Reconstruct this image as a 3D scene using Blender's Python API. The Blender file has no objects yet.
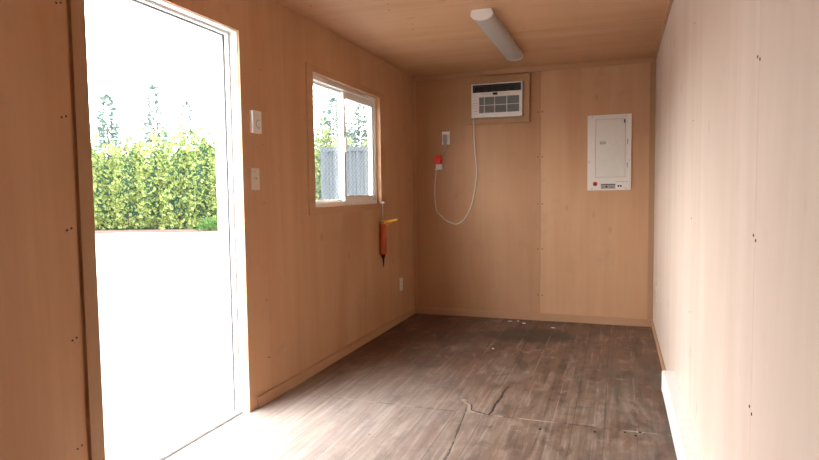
import bpy, bmesh, math, random
from mathutils import Vector, Matrix
random.seed(7)
S = bpy.context.scene
C = S.collection
W, H, D = 2.173, 2.30, 5.87        # room: x 0..W, y -D..0, z 0..H
PI = math.pi

# ------------------------------------------------------------------ node helpers
class NT:
    def __init__(s, name):
        s.m = bpy.data.materials.new(name); s.m.use_nodes = True
        s.t = s.m.node_tree; s.t.nodes.clear()
        s.out = s.t.nodes.new('ShaderNodeOutputMaterial')
    def n(s, kind, ins=None, **kw):
        nd = s.t.nodes.new(kind)
        for k, v in kw.items(): setattr(nd, k, v)
        for k, v in (ins or {}).items():
            if isinstance(v, bpy.types.NodeSocket): s.t.links.new(v, nd.inputs[k])
            else: nd.inputs[k].default_value = v
        return nd
    def math(s, op, a, b=0.0, c=0.0, clamp=False):
        return s.n('ShaderNodeMath', {0: a, 1: b, 2: c}, operation=op, use_clamp=clamp).outputs[0]
    def mix(s, f, a, b, mode='MIX'):
        nd = s.n('ShaderNodeMix', data_type='RGBA', blend_type=mode)
        for i, v in ((0, f), (6, a), (7, b)):
            if isinstance(v, bpy.types.NodeSocket): s.t.links.new(v, nd.inputs[i])
            elif i == 0: nd.inputs[i].default_value = v
            else: nd.inputs[i].default_value = (*v, 1) if len(v) == 3 else v
        return nd.outputs[2]
    def step(s, v, a, b):
        return s.n('ShaderNodeMapRange', {0: v, 1: a, 2: b, 3: 0.0, 4: 1.0}, interpolation_type='SMOOTHSTEP').outputs[0]
    def obj(s):
        return s.n('ShaderNodeTexCoord').outputs['Object']
    def scale(s, v, sc, loc=(0, 0, 0), rot=(0, 0, 0)):
        return s.n('ShaderNodeMapping', {'Vector': v, 'Scale': sc, 'Location': loc, 'Rotation': rot}).outputs[0]
    def noise(s, v, sc, det=4.0, rough=.55, dist=0.0):
        return s.n('ShaderNodeTexNoise', {'Vector': v, 'Scale': sc, 'Detail': det, 'Roughness': rough, 'Distortion': dist}).outputs[0]
    def bsdf(s, col, rough=.5, spec=.5, metal=0.0, bump=None, bstr=.2, bdist=.002, **kw):
        b = s.n('ShaderNodeBsdfPrincipled')
        def put(k, v):
            if isinstance(v, bpy.types.NodeSocket): s.t.links.new(v, b.inputs[k])
            else: b.inputs[k].default_value = v
        put('Base Color', col if isinstance(col, bpy.types.NodeSocket) else (*col, 1))
        put('Roughness', rough); put('Specular IOR Level', spec); put('Metallic', metal)
        for k, v in kw.items(): put(k, v)
        if bump is not None:
            put('Normal', s.n('ShaderNodeBump', {'Strength': bstr, 'Distance': bdist, 'Height': bump}).outputs[0])
        s.t.links.new(b.outputs[0], s.out.inputs[0]); return s.m

def plain(name, col, rough=.5, spec=.5, metal=0.0, var=.06, sc=25.0):
    t = NT(name)
    n = t.noise(t.obj(), sc, 3.0)
    a = tuple(c * (1 - var) for c in col); b = tuple(min(1, c * (1 + var)) for c in col)
    return t.bsdf(t.mix(n, a, b), rough, spec, metal)

WOOD_A, WOOD_B = (.515, .285, .153), (.600, .365, .214)
def plywood(name, grain, ca=WOOD_A, cb=WOOD_B, blotch=.35, fw=.2):
    """grain: 0 x, 1 y, 2 z"""
    t = NT(name); o = t.obj()
    tone = t.n('ShaderNodeAttribute', attribute_name='tone').outputs['Fac']
    off = t.n('ShaderNodeCombineXYZ', {0: t.math('MULTIPLY', tone, 37.0), 1: t.math('MULTIPLY', tone, 53.0), 2: t.math('MULTIPLY', tone, 71.0)}).outputs[0]
    o2 = t.n('ShaderNodeVectorMath', {0: o, 1: off}, operation='ADD').outputs[0]
    s1 = [2.6] * 3; s1[grain] = .35
    s2 = [34.0] * 3; s2[grain] = .9
    s3 = [150.0] * 3; s3[grain] = 5.0
    big = t.noise(t.scale(o2, s1), 1.0, 5.0, .6, .8)
    fine = t.noise(t.scale(o2, s2), 1.0, 3.0, .6, .3)
    pore = t.noise(t.scale(o2, s3), 1.0, 2.0)
    cloud = t.noise(o2, 5.5, 5.0, .62)
    f = t.math('ADD', t.math('MULTIPLY', big, 1 - fw), t.math('MULTIPLY', fine, fw))
    col = t.mix(t.step(f, .30, .72), ca, cb)
    col = t.mix(t.math('MULTIPLY', t.step(cloud, .56, .74), blotch), col, (.40, .265, .17))
    vor = t.n('ShaderNodeTexVoronoi', {'Vector': t.scale(o2, [1.0 if i != grain else .55 for i in range(3)]), 'Scale': 5.0, 'Randomness': 1.0})
    kn = t.math('SUBTRACT', 1.0, t.step(vor.outputs['Distance'], .03, .13))
    rsel = t.math('GREATER_THAN', t.n('ShaderNodeSeparateColor', {0: vor.outputs['Color']}).outputs[0], .58)
    col = t.mix(t.math('MULTIPLY', t.math('MULTIPLY', kn, rsel), .5), col, (.36, .20, .11))
    col = t.mix(t.math('MULTIPLY', t.step(pore, .52, .72), .06), col, (.42, .25, .14))
    # each sheet is a little lighter or darker
    col = t.mix(1.0, col, t.n('ShaderNodeCombineColor', {0: t.math('ADD', .90, t.math('MULTIPLY', tone, .20)), 1: t.math('ADD', .88, t.math('MULTIPLY', tone, .24)), 2: t.math('ADD', .86, t.math('MULTIPLY', tone, .28))}).outputs[0], 'MULTIPLY')
    return t.bsdf(col, .55, .28, bump=t.math('ADD', fine, t.math('MULTIPLY', pore, .4)), bstr=.12, bdist=.001)

M = {}
M['ply_z'] = plywood('birch_plywood_upright', 2)
M['ply_lit'] = plywood('birch_plywood_lit', 2, (.61, .485, .395), (.69, .565, .475), .12, .08)  # same birch plywood, paled to paint in the overexposed door light
M['ply_y'] = plywood('birch_plywood_lengthwise', 1)
M['ply_x'] = plywood('birch_plywood_across', 0)
M['trim_z'] = plywood('plywood_strip_upright', 2, (.40, .235, .125), (.47, .295, .165), .2)
M['trim_y'] = plywood('plywood_strip_lengthwise', 1, (.48, .275, .155), (.56, .345, .21), .2)
M['trim_x'] = plywood('plywood_strip_across', 0, (.48, .275, .155), (.56, .345, .21), .2)
M['paint'] = plain('white_painted_steel', (.80, .80, .79), .4, .5)
M['jamb'] = plain('white_door_paint', (.82, .81, .79), .45, .4)
M['pvc'] = plain('white_vinyl', (.80, .79, .76), .35, .5)
M['plastic'] = plain('white_plastic', (.74, .70, .64), .4, .5)
M['ivory'] = plain('ivory_plastic', (.68, .59, .49), .4, .5)
M['bezel'] = plain('off_white_plastic', (.74, .72, .68), .45, .4)
M['black'] = plain('black_plastic', (.012, .012, .014), .35, .5)
M['vane'] = plain('dark_vane_plastic', (.016, .018, .019), .4, .5)
M['grille'] = plain('grey_grille_plastic', (.30, .31, .32), .55, .4)
M['cavity'] = plain('dark_filter_mesh', (.16, .165, .17), .8, .2)
M['panel'] = plain('cream_enamelled_steel', (.76, .72, .66), .35, .5)
M['paneldoor'] = plain('cream_enamelled_steel_door', (.73, .69, .63), .38, .5)
M['steel'] = plain('galvanised_steel', (.52, .52, .51), .4, .5, .7)
M['wire'] = plain('weathered_wire', (.085, .09, .095), .7, .2)
M['aluminium'] = plain('aluminium', (.62, .61, .60), .4, .5, .6)
M['seal'] = plain('grey_weather_seal', (.16, .16, .17), .6, .3)
M['screw'] = plain('dark_screw_head', (.045, .032, .024), .6, .3)
M['brightscrew'] = plain('zinc_screw_head', (.45, .44, .42), .35, .5, .6)
M['red'] = plain('red_plastic', (.75, .010, .008), .4, .5)
M['redmark'] = plain('red_ink', (.48, .05, .05), .5, .3)
M['orange'] = plain('orange_plastic_tube', (.50, .095, .028), .4, .5, var=.18, sc=60)
M['yellow'] = plain('yellow_enamel', (.62, .31, .03), .4, .5)
M['cord'] = plain('pale_cord_rubber', (.66, .60, .52), .5, .4)
M['greyplug'] = plain('grey_plug_rubber', (.34, .29, .26), .5, .4)
M['labelgrey'] = plain('grey_paper_label', (.40, .38, .35), .6, .3)
M['labelwhite'] = plain('white_paper_label', (.78, .77, .75), .6, .3)
M['ink'] = plain('black_ink', (.03, .03, .03), .6, .3)
M['lens'] = plain('frosted_acrylic_lens', (.40, .385, .36), .3, .5)
M['bark'] = plain('cedar_bark', (.06, .04, .03), .9, .2, var=.3, sc=12)
M['greywood'] = plain('weathered_twig', (.02, .017, .015), .9, .2)
M['chip'] = plain('pale_paint_flake', (.75, .72, .68), .6, .3)

# corrugated grey steel of the container outside
t = NT('grey_container_paint')
n = t.noise(t.obj(), 1.2, 4.0)
M['container'] = t.bsdf(t.mix(n, (.040, .047, .053), (.048, .056, .064)), .6, .08)

# glass
t = NT('window_glass')
fc = t.n('ShaderNodeLayerWeight', {'Blend': .5}).outputs['Facing']
fr = t.math('ADD', .035, t.math('MULTIPLY', t.math('POWER', fc, 5.0), .6))
tr = t.n('ShaderNodeBsdfTransparent', {'Color': (.93, .95, .94, 1)}); gl = t.n('ShaderNodeBsdfGlossy', {'Roughness': .02})
mx = t.n('ShaderNodeMixShader', {0: fr, 1: tr.outputs[0], 2: gl.outputs[0]}); t.t.links.new(mx.outputs[0], t.out.inputs[0])
M['glass'] = t.m

# leaves: colour differs from spray to spray
def leafmat(name, cols, trans=.35):
    t = NT(name)
    r = t.n('ShaderNodeNewGeometry').outputs['Random Per Island']
    cr = t.n('ShaderNodeValToRGB', {0: r})
    e = cr.color_ramp.elements
    e[0].color = (*cols[0], 1); e[1].color = (*cols[-1], 1)
    for i, c in enumerate(cols[1:-1]):
        x = e.new((i + 1) / (len(cols) - 1)); x.color = (*c, 1)
    d = t.n('ShaderNodeBsdfDiffuse', {'Color': cr.outputs[0]}); tl = t.n('ShaderNodeBsdfTranslucent', {'Color': cr.outputs[0]})
    mx = t.n('ShaderNodeMixShader', {0: trans, 1: d.outputs[0], 2: tl.outputs[0]}); t.t.links.new(mx.outputs[0], t.out.inputs[0])
    return t.m
M['hedge'] = leafmat('cedar_leaf', [(.018, .058, .036), (.095, .140, .034), (.185, .210, .062), (.270, .280, .110), (.060, .105, .034)], .25)
M['hedgecore'] = plain('inner_cedar_twigs', (.020, .042, .024), .9, .1, var=.5, sc=6)
M['shrub'] = leafmat('shrub_leaf', [(.04, .09, .025), (.08, .15, .045), (.13, .20, .07)])
M['fir'] = leafmat('fir_needle', [(.042, .066, .058), (.062, .092, .076), (.09, .125, .10)])
M['laurel'] = leafmat('grey_green_leaf', [(.12, .18, .10), (.20, .27, .15), (.27, .33, .19)])

# ground outside: pale gravel, dusty
t = NT('pale_gravel'); o = t.obj()
n1 = t.noise(o, .35, 5.0, .6); n2 = t.noise(o, 30.0, 3.0)
c = t.mix(n1, (.165, .163, .160), (.20, .197, .193)); c = t.mix(t.math('MULTIPLY', t.step(n2, .5, .75), .25), c, (.135, .132, .128))
M['gravel'] = t.bsdf(c, .9, .2, bump=n2, bstr=.3, bdist=.01)
t = NT('dry_soil'); o = t.obj()
M['soil'] = t.bsdf(t.mix(t.noise(o, 4.0, 5.0), (.045, .028, .022), (.085, .060, .050)), .95, .1)

# ------------------------------------------------------------------ the worn floor
def floor_material():
    t = NT('worn_container_floor'); o = t.obj()
    sep = t.n('ShaderNodeSeparateXYZ', {0: o}); X, Y = sep.outputs[0], sep.outputs[1]
    g1 = t.noise(t.scale(o, (7, 1.5, 1)), 1.0, 7.0, .66, .8)
    g2 = t.noise(t.scale(o, (30, 1.7, 1)), 1.0, 7.0, .70, .4)
    blot = t.noise(t.scale(o, (3.2, 2.2, 1)), 1.0, 6.0, .65, .6)
    blot2 = t.noise(t.scale(o, (5.5, 3.4, 1), (4, 9, 0)), 1.0, 5.0, .6)
    fineN = t.noise(t.scale(o, (70, 40, 1)), 1.0, 3.0)
    across = t.noise(t.scale(o, (2.0, 26, 1), (7, 1, 0)), 1.0, 4.0, .6, .4)
    col = t.mix(t.step(g1, .28, .70), (.046, .024, .016), (.155, .090, .060))
    col = t.mix(t.math('MULTIPLY', t.step(across, .48, .70), .6), col, (.150, .062, .036))
    col = t.mix(t.math('MULTIPLY', t.step(blot, .48, .70), .6), col, (.235, .165, .120))
    # light scuffs along the grain and dusty wear, whitened near the door for daylight glare
    col = t.mix(t.math('MULTIPLY', t.step(g2, .53, .70), .62), col, (.33, .235, .170))
    col = t.mix(t.math('MULTIPLY', t.step(g2, .46, .30), .45), col, (.034, .021, .016))
    dust_lit = t.math('MULTIPLY', t.step(X, 1.75, .25), t.math('MULTIPLY', t.step(Y, -1.5, -2.6), t.step(Y, -4.6, -3.6)))
    dust_litn = t.math('MULTIPLY', dust_lit, t.math('ADD', .62, t.math('MULTIPLY', blot2, .45)), clamp=True)
    col = t.mix(dust_litn, col, t.mix(t.step(g2, .35, .7), (.26, .220, .195), (.40, .350, .315)))
    # greenish grey grime along the heater side
    gr = t.math('MULTIPLY', t.step(X, 1.35, 1.95), t.math('MULTIPLY', t.step(Y, -1.0, -1.7), t.step(blot2, .36, .6)))
    col = t.mix(t.math('MULTIPLY', gr, .75), col, t.mix(t.step(g1, .35, .65), (.060, .053, .042), (.120, .108, .082)))
    # paler where people walk in, far corner darkened mostly for light falloff, partly grime
    col = t.mix(t.math('MULTIPLY', t.step(Y, -1.1, -2.7), t.math('ADD', .15, t.math('MULTIPLY', t.math('SUBTRACT', t.step(blot2, .36, .62), t.math('MULTIPLY', dust_lit, .6)), .45)), clamp=True), col, t.mix(t.step(g2, .35, .66), (.160, .108, .080), (.33, .260, .21)))
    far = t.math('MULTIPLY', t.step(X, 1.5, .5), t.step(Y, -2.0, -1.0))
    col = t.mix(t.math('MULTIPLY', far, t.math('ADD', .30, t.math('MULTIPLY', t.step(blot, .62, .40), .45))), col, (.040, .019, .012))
    # blotches of reddish old stain and black traffic grime
    bl3 = t.noise(t.scale(o, (4.2, 2.6, 1), (11, 3, 0)), 1.0, 7.0, .68, .9)
    bl4 = t.noise(t.scale(o, (7.5, 4.5, 1), (2, 17, 0)), 1.0, 6.0, .66, .4)
    col = t.mix(t.math('MULTIPLY', t.step(bl3, .50, .66), t.math('SUBTRACT', .60, t.math('MULTIPLY', dust_lit, .42))), col, (.150, .068, .042))
    col = t.mix(t.math('MULTIPLY', t.step(bl4, .52, .68), t.math('SUBTRACT', .60, t.math('MULTIPLY', dust_lit, .42))), col, (.058, .036, .027))
    col = t.mix(t.math('MULTIPLY', t.step(bl4, .46, .32), .45), col, (.32, .245, .195))
    # old oil stain in front of the back wall
    ex = t.math('DIVIDE', t.math('SUBTRACT', X, 1.22), .40); ey = t.math('DIVIDE', t.math('ADD', Y, .62), .27)
    er = t.math('SQRT', t.math('ADD', t.math('MULTIPLY', ex, ex), t.math('MULTIPLY', ey, ey)))
    er = t.math('ADD', er, t.math('MULTIPLY', t.math('SUBTRACT', blot2, .5), 1.1))
    col = t.mix(t.math('MULTIPLY', t.step(er, 1.15, .60), .88), col, (.028, .021, .018))
    # plank joints: short boards in the top veneer
    br = t.n('ShaderNodeTexBrick', {'Vector': t.n('ShaderNodeCombineXYZ', {0: Y, 1: X, 2: 0.0}).outputs[0], 'Scale': 1.0, 'Mortar Size': .0032, 'Mortar Smooth': .3, 'Brick Width': 2.44, 'Row Height': .152}, offset=.37).outputs['Fac']
    brm = t.math('MULTIPLY', br, t.step(blot, .36, .58))
    col = t.mix(t.math('MULTIPLY', brm, .45), col, (.03, .02, .016))
    br2 = t.n('ShaderNodeTexBrick', {'Vector': t.n('ShaderNodeCombineXYZ', {0: t.math('ADD', Y, .9), 1: t.math('ADD', X, .052), 2: 0.0}).outputs[0], 'Scale': 1.0, 'Mortar Size': .0040, 'Mortar Smooth': .5, 'Brick Width': 1.7, 'Row Height': .203}, offset=.61).outputs['Fac']
    col = t.mix(t.math('MULTIPLY', t.math('MULTIPLY', br2, t.step(blot2, .42, .60)), .5), col, (.33, .25, .19))
    def seg(ax, ay, bx, by):
        dx, dy = bx - ax, by - ay; L2 = dx * dx + dy * dy
        px = t.math('SUBTRACT', X, ax); py = t.math('SUBTRACT', Y, ay)
        h = t.math('DIVIDE', t.math('ADD', t.math('MULTIPLY', px, dx), t.math('MULTIPLY', py, dy)), L2, clamp=True)
        qx = t.math('SUBTRACT', px, t.math('MULTIPLY', h, dx)); qy = t.math('SUBTRACT', py, t.math('MULTIPLY', h, dy))
        return t.math('SQRT', t.math('ADD', t.math('MULTIPLY', qx, qx), t.math('MULTIPLY', qy, qy)))
    def dist(lines):
        d = None
        for l in lines:
            for a, b in zip(l, l[1:]):
                e = seg(*a, *b); d = e if d is None else t.math('MINIMUM', d, e)
        return t.math('ADD', d, t.math('MULTIPLY', t.math('ADD', t.math('MULTIPLY', t.math('SUBTRACT', fineN, .5), .8), t.math('SUBTRACT', g2, .5)), .016))
    # sheet joints and the broken veneer beside the joint
    joint = dist([[(1.213, 0), (1.213, -1.2)], [(1.10, -2.30), (1.165, -2.95), (1.16, -5.9)]])
    col = t.mix(t.math('MULTIPLY', t.step(joint, .0045, .001), .85), col, (.028, .020, .017))
    halo = dist([[(1.055, -2.25), (1.105, -2.31), (1.13, -2.40), (1.15, -2.42)]])
    col = t.mix(t.math('MULTIPLY', t.step(halo, .022, .006), .6), col, (.40, .31, .25))
    crack = dist([[(1.079, -2.27), (1.118, -2.31), (1.138, -2.395), (1.188, -2.415), (1.238, -2.44), (1.25, -2.375), (1.243, -2.27), (1.256, -2.16), (1.25, -2.06), (1.262, -1.95)],
                  [(0.012, -3.17), (0.03, -2.97)], [(.055, -3.22), (.075, -3.05)]])
    col = t.mix(t.math('MULTIPLY', t.step(crack, .0068, .002), .94), col, (.022, .015, .013))
    cross = dist([[(.25, -2.435), (2.2, -2.44)]])
    cm = t.math('MULTIPLY', t.step(cross, .010, .003), t.step(blot, .30, .52))
    col = t.mix(t.math('MULTIPLY', cm, .6), col, t.mix(t.step(blot2, .42, .55), (.05, .035, .03), (.40, .34, .29)))
    scr = dist([[(1.58, -1.15), (1.60, -1.65)], [(1.90, -1.95), (1.97, -2.35)], [(1.99, -2.0), (2.04, -2.25)], [(1.50, -1.6), (1.47, -2.45)]])
    col = t.mix(t.math('MULTIPLY', t.step(scr, .020, .003), .25), col, (.25, .21, .16))
    # specks of dirt
    v = t.n('ShaderNodeTexVoronoi', {'Vector': o, 'Scale': 7.0})
    sp = t.math('MULTIPLY', t.step(v.outputs['Distance'], .055, .03), t.math('GREATER_THAN', t.n('ShaderNodeSeparateColor', {0: v.outputs['Color']}).outputs[1], .72))
    col = t.mix(t.math('MULTIPLY', sp, .7), col, (.045, .035, .03))
    h = t.math('ADD', t.math('MULTIPLY', g2, .6), t.math('MULTIPLY', fineN, .4))
    h = t.math('SUBTRACT', h, t.math('MULTIPLY', t.step(t.math('MINIMUM', crack, joint), .010, .002), 2.0))
    rough = t.math('ADD', .36, t.math('MULTIPLY', blot, .26))
    return t.bsdf(col, rough, .5, bump=h, bstr=.35, bdist=.0025)
M['floor'] = floor_material()

# ------------------------------------------------------------------ mesh helpers
def new(): return bmesh.new()
def box(bm, x0, x1, y0, y1, z0, z1, bev=0.0, mat=0):
    vs = [bm.verts.new((x, y, z)) for x in (x0, x1) for y in (y0, y1) for z in (z0, z1)]
    fs = [bm.faces.new([vs[i] for i in q]) for q in ((0, 1, 3, 2), (4, 6, 7, 5), (0, 4, 5, 1), (2, 3, 7, 6), (0, 2, 6, 4), (1, 5, 7, 3))]
    for f in fs: f.material_index = mat
    if bev:
        es = {e for f in fs for e in f.edges}
        bmesh.ops.bevel(bm, geom=list(es), offset=bev, segments=2, profile=.6, affect='EDGES')
    return bm
def cyl(bm, a, b, r0, r1=None, n=20, cap=True):
    a, b = Vector(a), Vector(b); r1 = r0 if r1 is None else r1
    d = (b - a).normalized(); u = d.orthogonal().normalized(); v = d.cross(u)
    R0 = [bm.verts.new(a + (u * math.cos(2 * PI * k / n) + v * math.sin(2 * PI * k / n)) * r0) for k in range(n)]
    R1 = [bm.verts.new(b + (u * math.cos(2 * PI * k / n) + v * math.sin(2 * PI * k / n)) * r1) for k in range(n)]
    for k in range(n): f = bm.faces.new((R0[k], R0[(k + 1) % n], R1[(k + 1) % n], R1[k])); f.smooth = True
    if cap: bm.faces.new(R0[::-1]); bm.faces.new(R1)
    return bm
def tube(bm, pts, r, n=8, smooth=4):
    """round tube through points (Catmull-Rom)"""
    P = [Vector(p) for p in pts]; Q = []
    for i in range(len(P) - 1):
        p0, p1, p2, p3 = P[max(i - 1, 0)], P[i], P[i + 1], P[min(i + 2, len(P) - 1)]
        for k in range(smooth):
            s = k / smooth
            Q.append(.5 * ((2 * p1) + (p2 - p0) * s + (2 * p0 - 5 * p1 + 4 * p2 - p3) * s * s + (3 * p1 - p0 - 3 * p2 + p3) * s ** 3))
    Q.append(P[-1]); prev = None; u = None
    for i, q in enumerate(Q):
        d = (Q[min(i + 1, len(Q) - 1)] - Q[max(i - 1, 0)]).normalized()
        u = d.orthogonal().normalized() if u is None else (u - d * u.dot(d)).normalized()
        v = d.cross(u)
        ring = [bm.verts.new(q + (u * math.cos(2 * PI * k / n) + v * math.sin(2 * PI * k / n)) * r) for k in range(n)]
        if prev:
            for k in range(n):
                f = bm.faces.new((prev[k], prev[(k + 1) % n], ring[(k + 1) % n], ring[k])); f.smooth = True
        else: bm.faces.new(ring[::-1])
        prev = ring
    bm.faces.new(prev); return bm
def prism(bm, prof, axis, a, b):
    """extrude a closed 2-D profile along an axis; prof in the two other axes, in xyz order"""
    def P(p, t): l = list(p); l.insert(axis, t); return l
    A = [bm.verts.new(P(p, a)) for p in prof]; B = [bm.verts.new(P(p, b)) for p in prof]; n = len(prof)
    for k in range(n): bm.faces.new((A[k], A[(k + 1) % n], B[(k + 1) % n], B[k]))
    bm.faces.new(A[::-1]); bm.faces.new(B); return bm
def plate(bm, axis, d0, d1, u, v, holes=(), tone=None):
    """a flat sheet, thickness d0..d1 on axis, spanning u and v (the other two axes in xyz order), with rectangular holes"""
    lay = None
    if tone is not None: lay = bm.faces.layers.float.get('tone') or bm.faces.layers.float.new('tone')
    us = sorted({u[0], u[1], *[x for h in holes for x in h[:2] if u[0] < x < u[1]]})
    vs = sorted({v[0], v[1], *[x for h in holes for x in h[2:] if v[0] < x < v[1]]})
    def solid(i, j):
        if not (0 <= i < len(us) - 1 and 0 <= j < len(vs) - 1): return False
        cu, cv = (us[i] + us[i + 1]) / 2, (vs[j] + vs[j + 1]) / 2
        return not any(h[0] < cu < h[1] and h[2] < cv < h[3] for h in holes)
    cache = {}
    def V(i, j, s):
        if (i, j, s) not in cache:
            l = [us[i], vs[j]]; l.insert(axis, d1 if s else d0); cache[i, j, s] = bm.verts.new(l)
        return cache[i, j, s]
    fs = []
    for i in range(len(us) - 1):
        for j in range(len(vs) - 1):
            if not solid(i, j): continue
            for s in (0, 1): fs.append(bm.faces.new((V(i, j, s), V(i + 1, j, s), V(i + 1, j + 1, s), V(i, j + 1, s))))
            for di, dj, q in ((-1, 0, ((i, j), (i, j + 1))), (1, 0, ((i + 1, j), (i + 1, j + 1))), (0, -1, ((i, j), (i + 1, j))), (0, 1, ((i, j + 1), (i + 1, j + 1)))):
                if not solid(i + di, j + dj): fs.append(bm.faces.new((V(*q[0], 0), V(*q[1], 0), V(*q[1], 1), V(*q[0], 1))))
    if tone is not None:
        for f in fs: f[lay] = tone
    return bm
def obj(name, bm, mat, parent=None, label=None, recalc=True):
    if recalc: bmesh.ops.recalc_face_normals(bm, faces=bm.faces)
    me = bpy.data.meshes.new(name); bm.to_mesh(me); bm.free()
    o = bpy.data.objects.new(name, me); C.objects.link(o)
    for m in (mat if isinstance(mat, (list, tuple)) else [mat]): me.materials.append(M[m])
    if parent is not None:
        o.parent = parent
        o.matrix_parent_inverse = Matrix.Translation(-parent.location)
    if label: o['label'] = label
    return o
def tag(o, label, cat, group=None, kind=None):
    o['label'] = label; o['category'] = cat
    if group: o['group'] = group
    if kind: o['kind'] = kind
    return o
def thing(name, loc, label, cat, group=None, kind=None):
    o = bpy.data.objects.new(name, None); o.location = loc; o.empty_display_size = .05; C.objects.link(o)
    return tag(o, label, cat, group, kind)
def struct(name, bm, mat, label, cat): return tag(obj(name, bm, mat), label, cat, kind='structure')

# ------------------------------------------------------------------ room shell
DY0, DY1, DZ = -3.763, -2.790, 2.038          # doorway
WY0, WY1, WZ0, WZ1 = -2.005, -.850, 1.095, 1.973   # window opening
AX0, AX1, AZ0, AZ1 = .594, 1.063, 1.863, 2.172     # air conditioner opening

bm = new(); plate(bm, 2, -.06, 0, (-.03, W + .06), (-D, .06), tone=.5)
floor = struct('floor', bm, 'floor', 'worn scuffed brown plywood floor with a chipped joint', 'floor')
bm = new()
for i, (a, b, tn) in enumerate(((-D, -4.88, .3), (-4.877, -3.66, .6), (-3.657, -2.44, .45), (-2.437, -1.22, .72), (-1.217, .0, .42))):
    plate(bm, 2, H, H + .012, (0, W), (a, b), tone=tn)
plate(bm, 2, H + .0121, H + .08, (-.09, W + .09), (-D - .09, .09), tone=.2)
ceiling = struct('ceiling', bm, 'ply_x', 'bare birch plywood ceiling with the light fixture on it', 'ceiling')

dh = (DY0, DY1, -.1, DZ); wh = (WY0, WY1, WZ0, WZ1)
bm = new()
plate(bm, 0, -.012, 0, (-D, -3.83), (0, H), tone=.3)
plate(bm, 0, -.012, 0, (-3.8275, 0), (0, H), [dh, wh], tone=.35)
plate(bm, 0, -.09, -.0121, (-D, .09), (-.06, H), [(DY0 - .0, DY1 + .0, -.1, DZ), wh], tone=.2)
wall_left = struct('wall_left', bm, 'ply_z', 'plywood wall holding the open doorway and the sliding window', 'wall')
bm = new(); ah = (AX0, AX1, AZ0, AZ1)
plate(bm, 1, 0, .012, (0, 1.2135), (0, H), [ah], tone=-.5)
plate(bm, 1, 0, .012, (1.2165, W), (0, H), tone=.3)
plate(bm, 1, .0121, .09, (0, W), (-.06, H), [ah], tone=.2)
wall_back = struct('wall_back', bm, 'ply_z', 'plywood end wall with the air conditioner and breaker panel', 'wall')
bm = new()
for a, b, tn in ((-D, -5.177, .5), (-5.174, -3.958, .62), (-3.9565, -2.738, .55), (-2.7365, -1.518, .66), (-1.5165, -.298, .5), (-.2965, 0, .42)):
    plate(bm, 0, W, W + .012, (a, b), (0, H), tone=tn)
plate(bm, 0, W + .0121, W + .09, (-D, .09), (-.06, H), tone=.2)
wall_right = struct('wall_right', bm, 'ply_lit', 'bright daylit plywood wall above the white baseboard heater', 'wall')
bm = new(); plate(bm, 1, -D - .09, -D, (-.09, W + .09), (-.06, H), tone=.5)
struct('wall_front', bm, 'ply_z', 'plywood end wall opposite the air conditioner', 'wall')

def screw(parent, c, axis, sgn, r=.0042, mat='screw'):
    bm = new(); a = Vector(c); b = Vector(c); b[axis] += sgn * .0012
    cyl(bm, a, b, r, r * .85, 10); return obj('screw', bm, mat, parent)
for z in (1.867, 1.467, 1.063, .659, .252):
    for y in (-3.873, -3.8545): screw(wall_left, (0, y, z + (.006 if y > -3.86 else 0)), 0, 1)
for z in (1.874, 1.459, 1.135, .584, .255):
    screw(wall_left, (0, -2.597, z), 0, 1, .0036)
screw(wall_left, (0, -2.585, .25), 0, 1, .0036)
for z in (1.893, 1.491, 1.067, .657, .234):
    for x in (1.195, 1.234): screw(wall_back, (x, 0, z), 1, -1, .0055)
for z in (1.475, 1.071, .670):
    screw(wall_right, (W, -3.944, z + .004), 0, -1, .0042); screw(wall_right, (W, -3.968, z - .006), 0, -1, .0042)
for z in (1.87, 1.47, 1.06, .66): screw(wall_right, (W, -2.725, z), 0, -1, .0032)
for x, y in ((.583, -2.129), (.547, -2.018), (.579, -1.68), (.542, -1.551), (.143, -2.262)):
    screw(ceiling, (x, y, H), 2, -1, .0045)
for x, y in ((1.522, -2.548), (1.783, -2.50), (1.921, -2.462), (1.991, -2.44), (1.97, -2.49)):
    screw(floor, (x, y, 0), 2, 1, .007)

# skirting and corner strips
bm = new(); box(bm, 0, .012, -2.715, 0, 0, .063, .001)
struct('baseboard_left', bm, 'trim_y', 'thin plywood skirting strip under the window, ending near the doorway', 'baseboard')
bm = new(); box(bm, .0125, W - .011, -.012, 0, 0, .066, .001)
struct('baseboard_back', bm, 'trim_x', 'thin plywood skirting strip along the foot of the end wall', 'baseboard')
bm = new(); box(bm, W - .010, W, -2.098, 0, 0, .06, .001)
struct('baseboard_right', bm, 'trim_y', 'thin plywood skirting strip between end wall and white heater', 'baseboard')
bm = new(); box(bm, 0, W, -.012, 0, 2.252, H, .001)
struct('trim_1', bm, 'trim_x', 'plywood strip along the ceiling above the air conditioner', 'trim')
bm = new(); box(bm, W - .022, W, -D, -.0125, H - .02, H, .003)
struct('trim_2', bm, 'trim_y', 'narrow strip along the ceiling over the bright daylit wall', 'trim')
bm = new(); box(bm, 0, .04, -.008, 0, .066, 2.252, .001)
struct('trim_3', bm, 'ply_z', 'upright corner strip on the end wall nearest the window', 'trim')
bm = new(); box(bm, W - .045, W, -.008, 0, .066, 2.252, .001)
struct('trim_4', bm, 'trim_z', 'upright corner strip on the end wall beside the breaker panel', 'trim')
bm = new(); plate(bm, 1, -.028, 0, (.504, 1.123), (1.810, 2.238), [(AX0 - .004, AX1 + .004, AZ0 - .004, AZ1 + .004)], tone=.25)
struct('trim_5', bm, 'trim_z', 'plywood frame boards around the air conditioner', 'trim')

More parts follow.
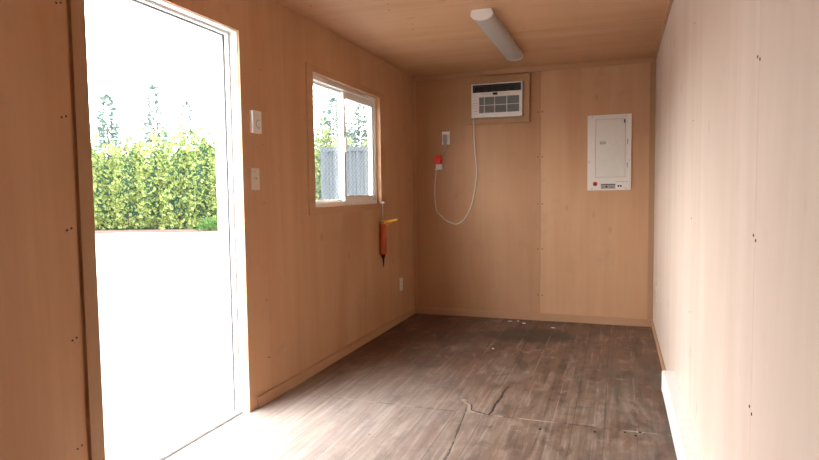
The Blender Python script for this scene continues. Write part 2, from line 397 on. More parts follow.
# ------------------------------------------------------------------ doorway
door = thing('door_1', (0, (DY0 + DY1) / 2, 0), 'tall open doorway with white frame letting in bright daylight', 'doorway', kind='structure')
for y0, y1, s in ((DY1 - .004, DY1, -1), (DY0, DY0 + .004, 1)):
    bm = new(); box(bm, -.055, -.012, min(y0, y1), max(y0, y1), .0, DZ, 0); obj('jamb', bm, 'jamb', door)
    e = y0 if s < 0 else y1
    a, b = (e - .012, e) if s < 0 else (e, e + .012)
    bm = new(); box(bm, -.082, -.057, a, b, .012, DZ - .012, .002); obj('door_stop', bm, 'jamb', door)
    a2, b2 = (e - .020, e) if s < 0 else (e, e + .020)
    bm = new(); box(bm, -.0895, -.0822, a2, b2, .012, DZ - .012, .001); obj('weather_strip', bm, 'seal', door, 'grey weather strip')
    a3, b3 = (e - .008, e + .06) if s < 0 else (e - .06, e + .008)
    bm = new(); box(bm, -.160, -.0905, a3, b3, -.02, DZ + .05, .002); obj('outer_frame', bm, 'jamb', door)
bm = new(); box(bm, -.055, -.012, DY0 + .004, DY1 - .004, DZ - .004, DZ); obj('head_jamb', bm, 'jamb', door)
bm = new(); box(bm, -.082, -.057, DY0 + .004, DY1 - .004, DZ - .016, DZ - .004, .002); obj('door_stop', bm, 'jamb', door)
bm = new(); box(bm, -.090, -.0825, DY0 + .02, DY1 - .02, DZ - .022, DZ - .004, .001); obj('weather_strip', bm, 'seal', door, 'grey weather strip')
bm = new(); box(bm, -.160, -.0905, DY0 + .008, DY1 - .008, DZ - .012, DZ + .05, .002); obj('outer_frame', bm, 'jamb', door)
bm = new(); prism(bm, [(-.042, -.02), (-.042, .006), (-.048, .012), (-.150, .010), (-.175, .002), (-.175, -.02)], 1, DY0 + .0, DY1 - .0)
obj('threshold', bm, 'aluminium', door, 'pale metal threshold')
bm = new(); box(bm, -.0418, -.0302, DY0 + .001, DY1 - .001, -.03, -.004); obj('sill_seal', bm, 'seal', door, 'dark seal along the threshold')
bm = new(); box(bm, -.128, -.116, DY1 - .0105, DY1 - .0078, .990, 1.035)
obj('strike_plate', bm, 'screw', door, 'dark strike plate')
bm = new(); box(bm, 0, .014, -3.826, DY0 - .001, .0, H - .002, .0015)
obj('casing', bm, 'trim_z', door, 'plywood casing strip')

# ------------------------------------------------------------------ window
win = thing('window_1', (0, (WY0 + WY1) / 2, WZ0), 'two pane sliding window with white frame and outer metal mesh', 'window', kind='structure')
bm = new(); plate(bm, 0, 0, .008, (-2.087, -.735), (1.045, 2.016), [wh], tone=.3)
obj('window_casing', bm, 'ply_y', win, 'plywood casing boards')
def ringx(bm, x0, x1, y0, y1, z0, z1, w, wt=None, wb=None):
    wt = w if wt is None else wt; wb = w if wb is None else wb
    plate(bm, 0, x0, x1, (y0, y1), (z0, z1), [(y0 + w, y1 - w, z0 + wb, z1 - wt)]); return bm
bm = new(); ringx(bm, -.092, -.030, WY0 + .001, WY1 - .001, WZ0 + .001, WZ1 - .001, .030); obj('window_frame', bm, 'pvc', win)
fy0, fy1, fz0, fz1 = WY0 + .031, WY1 - .031, WZ0 + .031, WZ1 - .031
ym = -1.43
# outer fixed pane
bm = new(); ringx(bm, -.090, -.068, fy0, ym + .020, fz0, fz1, .034, .014, .014); sf = obj('fixed_sash', bm, 'pvc', win)
bm = new(); box(bm, -.082, -.078, fy0 + .020, ym - .012, fz0 + .012, fz1 - .012); obj('pane', bm, 'glass', sf, 'clear glass pane')
# inner sliding sash
bm = new(); ringx(bm, -.066, -.042, ym - .022, fy1, fz0, fz1, .032, .050, .042); ss = obj('sliding_sash', bm, 'pvc', win)
bm = new(); box(bm, -.062, -.058, ym + .008, fy1 - .030, fz0 + .040, fz1 - .048); obj('pane', bm, 'glass', ss, 'clear glass pane')
bm = new(); box(bm, -.042, -.028, ym - .016, ym + .002, 1.49, 1.60, .003); obj('latch', bm, 'pvc', ss)
# expanded metal guard outside
bm = new()
gy0, gy1, gz0, gz1 = WY0 - .05, WY1 + .16, WZ0 - .05, WZ1 + .05
ny = int((gy1 - gy0) / .030); nz = int((gz1 - gz0) / .038)
def strand(pts, r=.0019):
    pr = None
    for p in pts:
        ring = [bm.verts.new((p[0] + r * a, p[1] + r * b, p[2])) for a, b in ((-1, 0), (0, -1), (1, 0), (0, 1))]
        if pr:
            for k in range(4): bm.faces.new((pr[k], pr[(k + 1) % 4], ring[(k + 1) % 4], ring[k]))
        pr = ring
for i in range(ny + 1):
    strand([(-.130, gy0 + (i + (.46 if (k + i) % 2 else -.46)) * .030, gz0 + k * .019) for k in range(2 * nz + 1)])
obj('wire_guard', bm, 'wire', win, 'diamond wire mesh guard')
bm = new(); ringx(bm, -.140, -.120, gy0 - .06, gy1 + .06, gz0 - .06, gz1 + .06, .05); obj('guard_frame', bm, 'steel', win)

# ------------------------------------------------------------------ air conditioner
ac = thing('air_conditioner', ((AX0 + AX1) / 2, 0, AZ0), 'white through-wall air conditioner with black louvre and looping cord', 'air conditioner')
x0, x1, z0, z1 = AX0 + .001, AX1 - .001, AZ0 + .001, AZ1 - .001
YF = -.052
lou = (x0 + .014, x1 - .010, 2.092, 2.160); gri = (x0 + .070, x1 - .028, 1.905, 2.050)
bm = new(); plate(bm, 1, YF, YF + .020, (x0, x1), (z0, z1), [lou, gri])
for a, b, c, d in ((x0, x1, z0, z0 + .004), (x0, x1, z1 - .004, z1), (x0, x0 + .004, z0 + .004, z1 - .004), (x1 - .004, x1, z0 + .004, z1 - .004)): box(bm, a, b, YF + .02, .10, c, d)
obj('front_cover', bm, 'bezel', ac)
bm = new(); box(bm, x0 + .006, x1 - .006, YF + .0215, .34, z0 + .006, z1 - .006); obj('chassis', bm, 'cavity', ac, 'dark inner chassis')
bm = new(); plate(bm, 1, YF - .002, YF + .0208, (lou[0], lou[1]), (lou[2], lou[3]), [(lou[0] + .010, lou[1] - .010, lou[2] + .010, lou[3] - .012)])
box(bm, lou[0] + .010, lou[1] - .010, YF + .016, YF + .0205, lou[2] + .010, lou[3] - .012)
lv = obj('louvre', bm, 'black', ac, 'black air outlet louvre')
for k in range(6):
    cx = lou[0] + .047 + k * .070
    bm = new(); prism(bm, [(cx - .022, YF + .004), (cx + .022, YF + .004), (cx + .018, YF + .014), (cx - .018, YF + .014)], 2, lou[2] + .014, lou[3] - .016)
    obj('vane', bm, 'vane', lv)
bm = new()
z = gri[2] + .004
while z < gri[3] - .003:
    box(bm, gri[0], gri[1], YF + .004, YF + .010, z, z + .0034); z += .0075
g = obj('grille', bm, 'grille', ac, 'grey slatted intake grille')
bm = new()
for gx in (gri[0] + .050, gri[0] + .145, gri[0] + .256): box(bm, gx - .003, gx + .003, YF + .001, YF + .012, gri[2], gri[3])
gz = (gri[2] + gri[3]) / 2 - .002; box(bm, gri[0], gri[1], YF + .0015, YF + .012, gz - .003, gz + .003)
obj('grille_bar', bm, 'bezel', g)
bm = new(); cxd = (x0 + x1) / 2 - .012; box(bm, cxd - .022, cxd + .022, YF - .0015, YF, 2.064, 2.086, .0005); obj('display', bm, 'black', ac, 'small dark display')
for k in range(4):
    for bx in (cxd - .135 + k * .026, cxd + .045 + k * .024):
        bm = new(); box(bm, bx, bx + .013, YF - .0012, YF, 2.072, 2.078); obj('button', bm, 'labelgrey', ac)
for k in range(5):
    bm = new(); box(bm, x0 + .014, x0 + .056, YF - .0008, YF, 1.925 + k * .024, 1.928 + k * .024); obj('side_vent', bm, 'labelgrey', ac)
cord_pts = [(.612, -.040, 1.866), (.611, -.037, 1.83), (.612, -.030, 1.79), (.610, -.010, 1.668), (.618, -.008, 1.54), (.630, -.008, 1.40), (.624, -.008, 1.28), (.603, -.008, 1.155), (.575, -.008, 1.05), (.535, -.008, .967), (.490, -.008, .91), (.436, -.008, .882), (.390, -.008, .889), (.338, -.008, .912), (.285, -.008, .955), (.240, -.008, 1.010), (.226, -.008, 1.09), (.221, -.008, 1.207), (.228, -.008, 1.30), (.241, -.014, 1.402)]
bm = new(); tube(bm, cord_pts, .0062, 8, 4); cd = obj('power_cord', bm, 'cord', ac, 'pale looping power cord')
bm = new(); box(bm, .240, .302, -.036, -.002, 1.400, 1.452, .004); box(bm, .232, .250, -.028, -.008, 1.392, 1.412, .003); obj('plug', bm, 'plastic', cd, 'white plug block')

def outlet_plate(name, label, loc, axis, sgn, mat, w=.078, h=.122, cat='outlet', kind='duplex'):
    """wall plate lying on a wall; axis = wall normal"""
    t_ = thing(name, loc, label, cat)
    def B(bm, u0, u1, d0, d1, v0, v1, bev=0.0):
        d0, d1 = sorted((sgn * d0, sgn * d1))
        if axis == 0: box(bm, loc[0] + d0, loc[0] + d1, loc[1] + u0, loc[1] + u1, loc[2] + v0, loc[2] + v1, bev)
        else: box(bm, loc[0] + u0, loc[0] + u1, loc[1] + d0, loc[1] + d1, loc[2] + v0, loc[2] + v1, bev)
    bm = new(); B(bm, -w / 2, w / 2, 0, .006, -h / 2, h / 2, .002); obj('cover_plate', bm, mat, t_)
    if kind == 'duplex':
        for s in (-1, 1):
            bm = new(); B(bm, -.017, .017, .006, .008, s * .020 - .014, s * .020 + .014, .0008); rc = obj('receptacle', bm, mat, t_)
            bm = new()
            for q in (-.006, .006): B(bm, q - .0012, q + .0012, .0079, .0084, s * .020 - .004, s * .020 + .006)
            obj('slot', bm, 'ink', rc)
    else:
        bm = new(); B(bm, -.012, .012, .006, .0075, -.022, .022, .0006)
        B(bm, -.005, .005, .0075, .018, -.001, .010, .002); obj('toggle', bm, mat, t_)
        for s in (-1, 1):
            bm = new(); B(bm, -.003, .003, .006, .0072, s * .042 - .003, s * .042 + .003, .0008); obj('screw', bm, 'labelgrey', t_)
    return t_
outlet_plate('wall_outlet', 'white wall outlet above the cord loop with grey plug in it', (.335, 0, 1.696), 1, -1, 'plastic', .076, .122)
outlet_plate('wall_outlet', 'small pale outlet low on the wall between window and corner', (0, -.385, .345), 0, 1, 'plastic', .075, .118)
outlet_plate('wall_outlet', 'white outlet low on the bright wall beyond the heater', (W, -.50, .365), 0, -1, 'plastic', .078, .120)
outlet_plate('light_switch', 'pale beige light switch between doorway and window', (0, -2.683, 1.268), 0, 1, 'ivory', .080, .120, 'light switch', 'toggle')

# adapter cord between wall outlet and the red connector
ad = thing('adapter_cord', (.33, -.009, 1.62), 'short grey adapter cord with bright red connector end', 'cord')
bm = new(); box(bm, .312, .352, -.034, -.009, 1.655, 1.728, .006)
prism(bm, [(.316, 1.655), (.346, 1.655), (.338, 1.600), (.326, 1.600)], 1, -.030, -.012); obj('plug', bm, 'greyplug', ad, 'grey plug')
bm = new(); tube(bm, [(.332, -.022, 1.602), (.325, -.020, 1.575), (.306, -.020, 1.548), (.290, -.021, 1.525)], .0065, 8, 4); obj('cord', bm, 'greyplug', ad)
bm = new()
cyl(bm, (.262, -.004, 1.492), (.262, -.040, 1.492), .036, .032, 12); cyl(bm, (.262, -.030, 1.500), (.292, -.021, 1.528), .016, .012, 10)
for k in range(7):
    a = 2 * PI * k / 7; cyl(bm, (.262 + .028 * math.cos(a), -.010, 1.492 + .026 * math.sin(a)), (.262 + .028 * math.cos(a), -.036, 1.492 + .026 * math.sin(a)), .013, .011, 8)
box(bm, .244, .284, -.032, -.008, 1.4535, 1.480, .003)
obj('connector', bm, 'red', ad, 'bright red connector')

# ------------------------------------------------------------------ breaker panel
px0, px1, pz0, pz1 = 1.624, 1.985, 1.184, 1.836
bp = thing('breaker_panel', ((px0 + px1) / 2, 0, pz0), 'tall cream metal breaker panel with stickers under its door', 'electrical panel')
dx0, dx1, dz0, dz1 = 1.690, 1.938, 1.296, 1.800
bm = new(); plate(bm, 1, -.012, -.0005, (px0, px1), (pz0, pz1), [(dx0, dx1, dz0, dz1)])
bmesh.ops.bevel(bm, geom=[e for e in bm.edges if e.is_boundary is False and all(abs(v.co.y + .012) < 1e-4 for v in e.verts) and len({f.normal.to_tuple(1) for f in e.link_faces}) > 0 and e.calc_face_angle(0) > .5], offset=.004, segments=2, affect='EDGES')
obj('cover', bm, 'panel', bp)
bm = new(); box(bm, dx0 + .003, dx1 - .003, -.0095, -.001, dz0 + .003, dz1 - .003, .002)
plate(bm, 1, -.0125, -.0095, (dx0 + .016, dx1 - .016), (dz0 + .018, dz1 - .018)); pd = obj('panel_door', bm, 'paneldoor', bp)
bm = new(); box(bm, dx1 - .0145, dx1 - .0045, -.018, -.0095, 1.762, 1.790, .002); obj('latch', bm, 'screw', pd, 'dark latch')
for hz in (1.40, 1.60): 
    bm = new(); box(bm, dx1 + .012, dx1 + .020, -.0138, -.012, hz - .022, hz + .022, .0006); obj('hinge_knuckle', bm, 'labelgrey', bp)
bm = new()
for k, (a, b) in enumerate(((1.728, 1.742), (1.746, 1.758), (1.762, 1.775))): box(bm, a, b, -.0131, -.0125, 1.582, 1.604)
box(bm, 1.726, 1.778, -.0130, -.0125, 1.607, 1.610); obj('embossed_mark', bm, 'labelgrey', pd, 'small grey mark')
for x, z in ((1.664, 1.823), (1.944, 1.823), (1.638, 1.434), (1.970, 1.440), (1.664, 1.200), (1.944, 1.200)):
    bm = new(); cyl(bm, (x, -.0118, z), (x, -.0145, z), .006, .005, 12); obj('screw', bm, 'brightscrew', bp)
bm = new(); cyl(bm, (1.690, -.0119, 1.240), (1.690, -.0127, 1.240), .020, .020, 24); st = obj('round_sticker', bm, 'redmark', bp, 'red dot sticker')
bm = new(); cyl(bm, (1.690, -.0126, 1.240), (1.690, -.0131, 1.240), .009, .009, 16); obj('print', bm, 'ink', st)
bm = new(); box(bm, 1.737, 1.858, -.0127, -.0119, 1.196, 1.240); lb = obj('caution_label', bm, 'labelgrey', bp, 'grey printed caution label')
bm = new(); box(bm, 1.739, 1.856, -.0130, -.0126, 1.230, 1.237)
box(bm, 1.776, 1.794, -.0130, -.0126, 1.206, 1.220); box(bm, 1.781, 1.789, -.0130, -.0126, 1.220, 1.226)
for k in range(3): box(bm, 1.803, 1.850, -.0130, -.0126, 1.203 + k * .008, 1.206 + k * .008)
for k in range(3): box(bm, 1.743, 1.768, -.0130, -.0126, 1.203 + k * .008, 1.206 + k * .008)
obj('print', bm, 'ink', lb)
bm = new(); box(bm, 1.862, 1.920, -.0127, -.0119, 1.196, 1.244); lb = obj('rating_label', bm, 'labelwhite', bp, 'small white rating label')
bm = new(); box(bm, 1.876, 1.891, -.0130, -.0126, 1.212, 1.228); box(bm, 1.895, 1.910, -.0130, -.0126, 1.212, 1.228)
obj('print', bm, 'ink', lb)
bm = new()
for k in range(9): box(bm, 1.862 + k * .012, 1.870 + k * .012, -.0124, -.0119, 1.254, 1.260)
obj('stamped_line', bm, 'labelgrey', bp)

# ------------------------------------------------------------------ ceiling light (switched off)
lf = thing('ceiling_light', (1.078, -1.21, H), 'long white wraparound light fixture, switched off, under the plywood ceiling', 'light fixture')
LY0, LY1, cx = -1.830, -.600, 1.080
bm = new(); prism(bm, [(cx - .060, H), (cx - .064, H - .018), (cx + .064, H - .018), (cx + .060, H)], 1, LY0 + .012, LY1 - .012); obj('housing', bm, 'paint', lf)
prof = [(cx - .068, H - .016)]
for k in range(13):
    a = PI + PI * k / 12; prof.append((cx + .068 * math.cos(a), H - .030 + .034 * math.sin(a)))
prof.append((cx + .068, H - .016))
bm = new(); prism(bm, prof, 1, LY0 + .014, LY1 - .014); obj('lens', bm, 'lens', lf, 'frosted wraparound lens')
for a, b in ((LY0, LY0 + .016), (LY1 - .016, LY1)):
    pr = [(cx - .061, H)]
    for k in range(13):
        q = PI + PI * k / 12; pr.append((cx + .071 * math.cos(q), H - .029 + .037 * math.sin(q)))
    pr.append((cx + .061, H))
    bm = new(); prism(bm, pr, 1, a, b); obj('end_cap', bm, 'paint', lf)

# ------------------------------------------------------------------ thermostat
th = thing('thermostat', (0, -2.677, 1.517), 'white wall thermostat box with round dial above the light switch', 'thermostat')
bm = new(); box(bm, 0, .024, -2.718, -2.636, 1.517, 1.638, .003); obj('housing', bm, 'plastic', th)
bm = new(); cyl(bm, (.023, -2.668, 1.566), (.033, -2.668, 1.566), .019, .016, 24); box(bm, .033, .0345, -2.670, -2.666, 1.566, 1.580); dl = obj('dial', bm, 'labelwhite', th, 'round white dial')
bm = new(); cyl(bm, (.0238, -2.668, 1.566), (.0256, -2.668, 1.566), .025, .024, 24); obj('dial_ring', bm, 'labelgrey', dl, 'grey ring round the dial')

# ------------------------------------------------------------------ baseboard heater
hy0, hy1 = -3.62, -2.100
bh = thing('baseboard_heater', (W, (hy0 + hy1) / 2, 0), 'long white electric baseboard heater along the bright wall', 'heater')
bm = new(); prism(bm, [(W - .001, .045), (W - .001, .219), (W - .058, .219), (W - .064, .213), (W - .064, .118), (W - .058, .113), (W - .058, .205), (W - .010, .205), (W - .010, .045)], 1, hy0, hy1); obj('front_cover', bm, 'paint', bh)
for a, b in ((hy0 - .002, hy0 + .03), (hy1 - .03, hy1 + .002)):
    bm = new(); prism(bm, [(W - .001, .040), (W - .001, .220), (W - .058, .220), (W - .065, .214), (W - .065, .113), (W - .030, .040)], 1, a, b); obj('end_cap', bm, 'paint', bh)
bm = new(); box(bm, W - .045, W - .012, hy0 + .031, hy1 - .031, .075, .125)
obj('heating_element', bm, 'steel', bh)
bm = new(); box(bm, W - .034, W - .011, hy0 + .031, hy1 - .031, .0, .06); obj('lower_panel', bm, 'paint', bh)

# ------------------------------------------------------------------ caulking gun and its hook
gx, gy = .0298, -.878
hk = thing('wall_hook', (.008, -.865, 1.100), 'small grey metal peg at the lower corner of the window casing', 'hook')
bm = new(); cyl(bm, (.008, -.865, 1.104), (.058, -.905, 1.104), .006, .006, 10); obj('peg', bm, 'aluminium', hk)
bm = new(); cyl(bm, (.008, -.865, 1.104), (.011, -.867, 1.104), .014, .014, 14); obj('base_plate', bm, 'aluminium', hk)
cg = thing('caulking_gun', (gx, gy, .57), 'orange caulking gun with yellow handle hanging below the window corner', 'caulking gun')
bm = new(); cyl(bm, (gx, gy, .672), (gx, gy, .925), .0275, .0275, 24)
for z in (.672, .80, .919): cyl(bm, (gx, gy, z), (gx, gy, z + .008), .0295, .0295, 24)
obj('barrel', bm, 'orange', cg, 'orange cartridge barrel')
bm = new(); cyl(bm, (gx, gy, .640), (gx, gy, .672), .012, .018, 16); cyl(bm, (gx, gy, .565), (gx, gy, .640), .0035, .0085, 12); obj('nozzle', bm, 'black', cg, 'black nozzle')
bm = new(); tube(bm, [(gx, gy, .93), (gx, gy, 1.06), (gx, gy, 1.088), (gx + .004, gy + .004, 1.106), (gx + .001, gy - .000, 1.114)], .0034, 8, 4); obj('plunger_rod', bm, 'aluminium', cg, 'thin metal plunger rod')
bm = new(); box(bm, gx - .020, gx + .020, gy - .016, gy + .016, .927, .952, .004)
prism(bm, [(gx, .930), (gx + .125, .953), (gx + .132, .963), (gx + .128, .972), (gx + .06, .962), (gx, .952)], 1, gy - .010, gy + .010); obj('handle', bm, 'yellow', cg, 'yellow handle')
bm = new(); tube(bm, [(gx + .012, gy, .930), (gx + .03, gy, .918), (gx + .055, gy, .928), (gx + .085, gy, .940)], .004, 8, 4); obj('trigger', bm, 'yellow', cg)

# ------------------------------------------------------------------ flakes on the floor
for i, (x, y, s) in enumerate(((.96, -.126, .015), (1.03, -.10, .011), (1.094, -.174, .013), (1.359, -.282, .015), (1.0, -1.113, .008))):
    bm = new(); n = 6; rnd = random.Random(i)
    top = [bm.verts.new((s * (1 + .5 * rnd.random()) * math.cos(2 * PI * k / n), s * (.6 + .5 * rnd.random()) * math.sin(2 * PI * k / n), .004 + .003 * rnd.random())) for k in range(n)]
    bot = [bm.verts.new((v.co.x, v.co.y, .0005)) for v in top]
    bm.faces.new(top); bm.faces.new(bot[::-1])
    for k in range(n): bm.faces.new((bot[k], bot[(k + 1) % n], top[(k + 1) % n], top[k]))
    o = obj('paint_flake', bm, 'chip'); o.location = (x, y, 0); tag(o, 'tiny pale flake lying on the worn brown floor', 'debris', 'pale flakes scattered on the floor')

# ------------------------------------------------------------------ outside
GZ = -.17
bm = new(); box(bm, -70, 40, -50, 70, GZ - .3, GZ); struct('ground', bm, 'gravel', 'pale bright gravel yard outside the doorway', 'ground')
HC, A, N = Vector((-15.9, 13.67, GZ)), Vector((.944, .330, 0)), Vector((.330, -.944, 0))
bm = new()
q = [HC + A * s + N * d for s, d in ((-14, 1.9), (24, 1.9), (24, -8), (-14, -8))]
box_v = [bm.verts.new(p + Vector((0, 0, z))) for z in (0, .03) for p in q]
for f in ((0, 1, 2, 3), (7, 6, 5, 4), (0, 4, 5, 1), (1, 5, 6, 2), (2, 6, 7, 3), (3, 7, 4, 0)): bm.faces.new([box_v[i] for i in f])
struct('soil_strip', bm, 'soil', 'narrow brown soil strip under the cedar hedge', 'soil')

def spray(bm, p, d, up, L, w):
    """flat feathery spray: a stem of paired leaflets"""
    s = d.cross(up)
    if s.length < 1e-3: s = Vector((1, 0, 0))
    s.normalize()
    for base, ang, l in ((0.0, 0.0, 1.0), (.15, .65, .62), (.15, -.65, .62), (.45, .6, .48), (.45, -.6, .48)):
        dd = (d * math.cos(ang) + s * math.sin(ang)); b = p + d * (base * L); e = b + dd * (l * L * (1 - base * .3)); m_ = (b + e) / 2; ww = dd.cross(d.cross(s)).normalized() * w
        vs = [bm.verts.new(v) for v in (b, m_ + ww, e, m_ - ww)]
        if len({tuple(round(c, 5) for c in v.co) for v in vs}) == 4: bm.faces.new(vs)
hd = thing('cedar_hedge', HC, 'tall yellow-green cedar hedge across the yard beyond the doorway', 'hedge')
R = random.Random(3)
def topz(s):
    k = math.floor(s / .95); r1 = random.Random(k * 7 + 1).random(); f = abs((s / .95 - k) - .5) * 2
    return 3.35 + .75 * r1 - .55 * f + .25 * math.sin(s * 1.3)
bm = new()
s = -10.0
while s < 22:
    dens = 440 if -5 < s < 12 else 90
    for _ in range(dens):
        ss = s + R.random() * .5; tz = topz(ss); h = .10 + (tz - .10) * (R.random() ** .9)
        bulge = .45 * math.sin(min(1, h / tz) * PI) * .6 + .30 - .25 * max(0, h / tz - .7) + .16 * math.sin(ss * 6.6 + R.random()) 
        p = HC + A * ss + N * (bulge + R.uniform(-.18, .10)) + Vector((0, 0, h))
        d = (A * R.uniform(-1, 1) + N * R.uniform(.1, .9) + Vector((0, 0, R.uniform(.1, 1.0)))).normalized()
        up = (N * R.uniform(-.6, .8) + Vector((0, 0, R.uniform(-.2, .8))) + A * R.uniform(-.5, .5)).normalized()
        L = R.uniform(.09, .26); spray(bm, p, d, up, L, L * .095)
    for _ in range(40):
        p = HC + A * (s + R.random() * .5) + N * R.uniform(.15, .5) + Vector((0, 0, R.uniform(.05, .45)))
        spray(bm, p, (A * R.uniform(-1, 1) + N * .5 + Vector((0, 0, R.uniform(-.2, .8)))).normalized(), (N + A * R.uniform(-.5, .5)).normalized(), R.uniform(.12, .25), .018)
    for _ in range(14):        # loose leading shoots
        ss = s + R.random() * .5; tz = topz(ss)
        p = HC + A * ss + N * R.uniform(-.2, .3) + Vector((0, 0, tz + R.uniform(-.2, .35)))
        d = (A * R.uniform(-.4, .4) + Vector((0, 0, 1))).normalized(); spray(bm, p, d, N, R.uniform(.15, .36), .018)
    s += .5
obj('foliage', bm, 'hedge', hd, recalc=False)
bm = new(); cs = [-9.9 + .45 * i for i in range(72)]
rows = []
for c_ in cs:
    tz = topz(c_) - .35; rows.append([bm.verts.new(HC + A * c_ + N * dd + Vector((0, 0, z))) for dd, z in ((.16, .0), (.34, 1.2), (.28, tz * .7), (.0, tz), (-.5, tz * .8), (-.5, .0))])
for a_, b_ in zip(rows, rows[1:]):
    for k in range(6): bm.faces.new((a_[k], a_[(k + 1) % 6], b_[(k + 1) % 6], b_[k]))
obj('inner_growth', bm, 'hedgecore', hd)
for i, c_ in enumerate((-3.2, -2.0, -.9, .35, 1.5, 2.6, 3.7, 4.8)):
    bm = new(); p = HC + A * c_ + N * .28; w = random.Random(i).uniform(-.12, .12)
    tube(bm, [p, p + A * w + Vector((0, 0, .22)), p + A * (w * 2.2) + Vector((0, 0, .6))], .035, 8, 3); obj('trunk', bm, 'bark', hd)

# unseen hedge run added along the yard side to block low sky light
HC2, A2, N2 = HC + A * -10.0, Vector((.18, -.984, 0)), Vector((.984, .18, 0))
bm = new(); s = 0.0
while s < 34:
    for _ in range(110):
        ss = s + R.random() * .5; tz = topz(ss + 40); h = .08 + (tz - .08) * (R.random() ** .9)
        p = HC2 + A2 * ss + N2 * (.35 * math.sin(min(1, h / tz) * PI) + .25 + R.uniform(-.18, .10)) + Vector((0, 0, h))
        d = (A2 * R.uniform(-1, 1) + N2 * R.uniform(.1, .9) + Vector((0, 0, R.uniform(.1, 1.0)))).normalized()
        up = (N2 * R.uniform(-.6, .8) + Vector((0, 0, R.uniform(-.2, .8))) + A2 * R.uniform(-.5, .5)).normalized()
        L = R.uniform(.16, .40); spray(bm, p, d, up, L, L * .09)
    s += .5
obj('foliage', bm, 'hedge', hd, recalc=False)
bm = new(); rows = []
for i in range(77):
    c_ = .45 * i; tz = topz(c_ + 40) - .3
    rows.append([bm.verts.new(HC2 + A2 * c_ + N2 * dd + Vector((0, 0, z))) for dd, z in ((.16, .0), (.34, 1.2), (.28, tz * .7), (.0, tz), (-.5, tz * .8), (-.5, .0))])
for a_, b_ in zip(rows, rows[1:]):
    for k in range(6): bm.faces.new((a_[k], a_[(k + 1) % 6], b_[(k + 1) % 6], b_[k]))
obj('inner_growth', bm, 'hedgecore', hd)

def leafy(name, s, off, r, h, mat, lab, cat, n=420, seed=0):
    base = HC + A * s + N * off
    o = thing(name, base, lab, cat); rr = random.Random(seed); bm = new()
    for _ in range(n):
        v = Vector((rr.gauss(0, 1), rr.gauss(0, 1), abs(rr.gauss(0, 1)))).normalized() * (rr.random() ** .35)
        p = base + Vector((v.x * r, v.y * r, .04 + v.z * h)); d = (v + Vector((0, 0, .4)) + Vector((rr.uniform(-.4, .4), rr.uniform(-.4, .4), 0))).normalized()
        L = rr.uniform(.07, .15); spray(bm, p, d, Vector((rr.uniform(-1, 1), rr.uniform(-1, 1), .5)).normalized(), L, L * .25)
    obj('foliage', bm, mat, o, recalc=False)
    bm = new(); cyl(bm, base, base + Vector((0, 0, h * .6)), .02, .008, 8); obj('stem', bm, 'bark', o)
leafy('low_shrub', 2.95, 1.45, .46, .42, 'shrub', 'low bright green shrub at the hedge foot beside the white door frame', 'shrub', 420, 1)

def conifer(s, off, h, r, lab, seed):
    base = HC + A * s + N * off; rr = random.Random(seed)
    o = thing('fir_tree', base, lab, 'tree'); bm = new(); z = .8
    while z < h - .05:
        f = 1 - (z - .8) / (h - .8); rad = r * (f ** .85) * rr.uniform(.75, 1.1) + .05
        nb = max(4, int(13 * f + 4))
        for k in range(nb):
            a = 2 * PI * (k + rr.random()) / nb; dr = Vector((math.cos(a), math.sin(a), -.18 + .35 * (1 - f)))
            dr.normalize(); steps = max(1, int(rad / .22))
            for j in range(steps + 1):
                q_ = base + Vector((0, 0, z)) + dr * (rad * (j + .3) / (steps + 1)); L = rr.uniform(.22, .36)
                spray(bm, q_, (dr + Vector((rr.uniform(-.3, .3), rr.uniform(-.3, .3), rr.uniform(-.2, .2)))).normalized(), Vector((rr.uniform(-1, 1), rr.uniform(-1, 1), rr.uniform(-.3, 1))).normalized(), L, L * .11)
        z += rr.uniform(.11, .17)
    for _ in range(4): spray(bm, base + Vector((0, 0, h - .25)), Vector((rr.uniform(-.2, .2), rr.uniform(-.2, .2), 1)).normalized(), N, .4, .04)
    obj('foliage', bm, 'fir', o, recalc=False)
    bm = new(); cyl(bm, base, base + Vector((0, 0, h - .1)), .11, .015, 10); obj('trunk', bm, 'bark', o)
conifer(-3.03, -3.0, 5.9, 1.15, 'dark pointed fir tree rising behind the hedge beside the plywood door casing', 11)
conifer(-2.64, -7.0, 7.0, 1.5, 'tall pointed fir tree rising behind the hedge, second from plywood door casing', 12)
conifer(-2.2, -10.5, 6.7, 1.6, 'faint distant fir tree behind the hedge, nearest the white door frame', 13)
conifer(6.96, -4.2, 5.8, 2.0, 'fir tree seen through the fixed window pane', 14)
conifer(7.9, -9.0, 6.3, 2.2, 'fir tree seen through the sliding window pane', 15)

# grey storage container outside the window
P0 = Vector((-5.62, 8.83, GZ)); n_ = Vector((-.330, .944, 0))
ct = thing('storage_container', P0 + A * 3 + n_ * 1.2, 'grey blue corrugated storage container seen through the window', 'container')
def loft(pts2, z0, z1):
    bm = new(); lo_ = [bm.verts.new(P0 + A * a + n_ * b + Vector((0, 0, z0))) for a, b in pts2]; hi = [bm.verts.new(P0 + A * a + n_ * b + Vector((0, 0, z1))) for a, b in pts2]
    k = len(pts2)
    for i in range(k): bm.faces.new((lo_[i], lo_[(i + 1) % k], hi[(i + 1) % k], hi[i]))
    bm.faces.new(lo_[::-1]); bm.faces.new(hi); return bm
pts = []
x = .12
while x < 5.85:
    pts += [(x, .0), (x + .07, .0), (x + .105, .036), (x + .175, .036)]; x += .21
pts += [(5.88, 0.0), (5.88, 2.4), (.12, 2.4)]
obj('side_panel', loft(pts, .16, 2.48), 'container', ct)
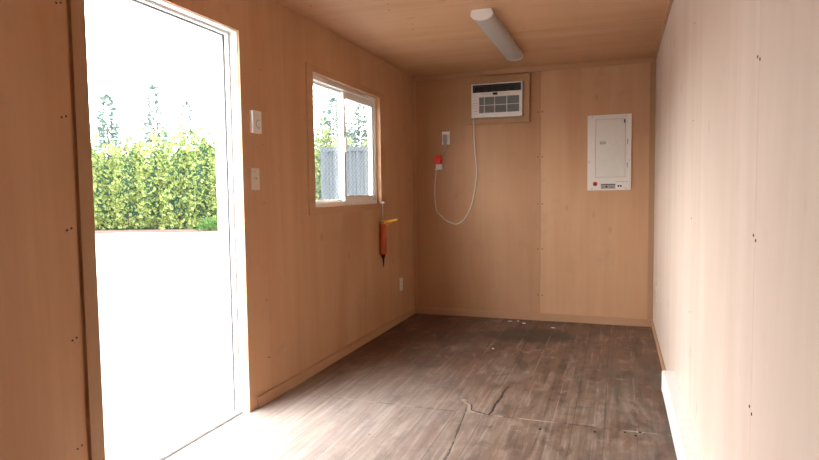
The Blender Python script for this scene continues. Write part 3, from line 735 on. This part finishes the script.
for a0, a1, b0, b1, z0, z1, nm in ((0, 6.06, -.02, .10, 0, .16, 'bottom_rail'), (0, 6.06, -.02, .10, 2.48, 2.60, 'top_rail'), (0, .12, -.03, .12, .16, 2.48, 'corner_post'), (5.94, 6.06, -.03, .12, .16, 2.48, 'corner_post'), (0, 6.06, .10, 2.44, 2.48, 2.56, 'roof'), (0, 6.06, .10, 2.44, 0, .155, 'base_frame')):
    obj(nm, loft([(a0, b0), (a1, b0), (a1, b1), (a0, b1)], z0, z1), 'container', ct)

# twigs lying on the gravel
for i, (x, y, L, ang, lab) in enumerate(((-4.914, 2.949, .32, .35, 'dark curved twig lying on the gravel yard, farthest of the two'), (-4.537, 1.681, .12, .9, 'short dark twig on the gravel yard nearest the doorway'))):
    bm = new(); c_, s_ = math.cos(ang), math.sin(ang)
    tube(bm, [(-L / 2 * c_, -L / 2 * s_, .008), (0, .01, .016), (L / 2 * c_, L / 2 * s_, .008)], .008, 6, 4)
    tube(bm, [(0, .01, .014), (.03, .06, .02)], .005, 6, 3)
    o = obj('twig', bm, 'greywood'); o.location = (x, y, GZ); tag(o, lab, 'twig')

# ------------------------------------------------------------------ daylight: bright overcast sky
w = bpy.data.worlds.new('overcast_sky'); S.world = w; w.use_nodes = True; nt = w.node_tree; nt.nodes.clear()
tc = nt.nodes.new('ShaderNodeTexCoord'); sx = nt.nodes.new('ShaderNodeSeparateXYZ'); nt.links.new(tc.outputs['Generated'], sx.inputs[0])
mr = nt.nodes.new('ShaderNodeMapRange'); mr.inputs[1].default_value = 0; mr.inputs[2].default_value = 1; mr.inputs[3].default_value = 1.0; mr.inputs[4].default_value = 1.2; nt.links.new(sx.outputs[2], mr.inputs[0])
bg = nt.nodes.new('ShaderNodeBackground'); bg.inputs[0].default_value = (.97, .985, 1.0, 1); nt.links.new(mr.outputs[0], bg.inputs[1])
wo = nt.nodes.new('ShaderNodeOutputWorld'); nt.links.new(bg.outputs[0], wo.inputs[0])

# ------------------------------------------------------------------ camera
cam = bpy.data.cameras.new('camera'); co = bpy.data.objects.new('camera', cam); C.objects.link(co)
r, u, f = Vector((.94414, .3293, -.01232)), Vector((-.00887, .06278, .99799)), Vector((-.32942, .94213, -.0622))
mt = Matrix((r, u, -f)).transposed().to_4x4(); mt.translation = Vector((1.87697, -5.49315, 1.18216)); co.matrix_world = mt
cam.sensor_width = 36; cam.lens = 595.53 / 819 * 36; cam.clip_start = .02; cam.clip_end = 300
S.camera = co
vs = S.view_settings; vs.view_transform = 'Standard'; vs.look = 'None'; vs.gamma = 1; vs.use_curve_mapping = False; vs.exposure = 4.5
S.cycles.max_bounces = 16; S.cycles.diffuse_bounces = 10; S.cycles.glossy_bounces = 4; S.cycles.transparent_max_bounces = 16
S.cycles.sample_clamp_indirect = 20
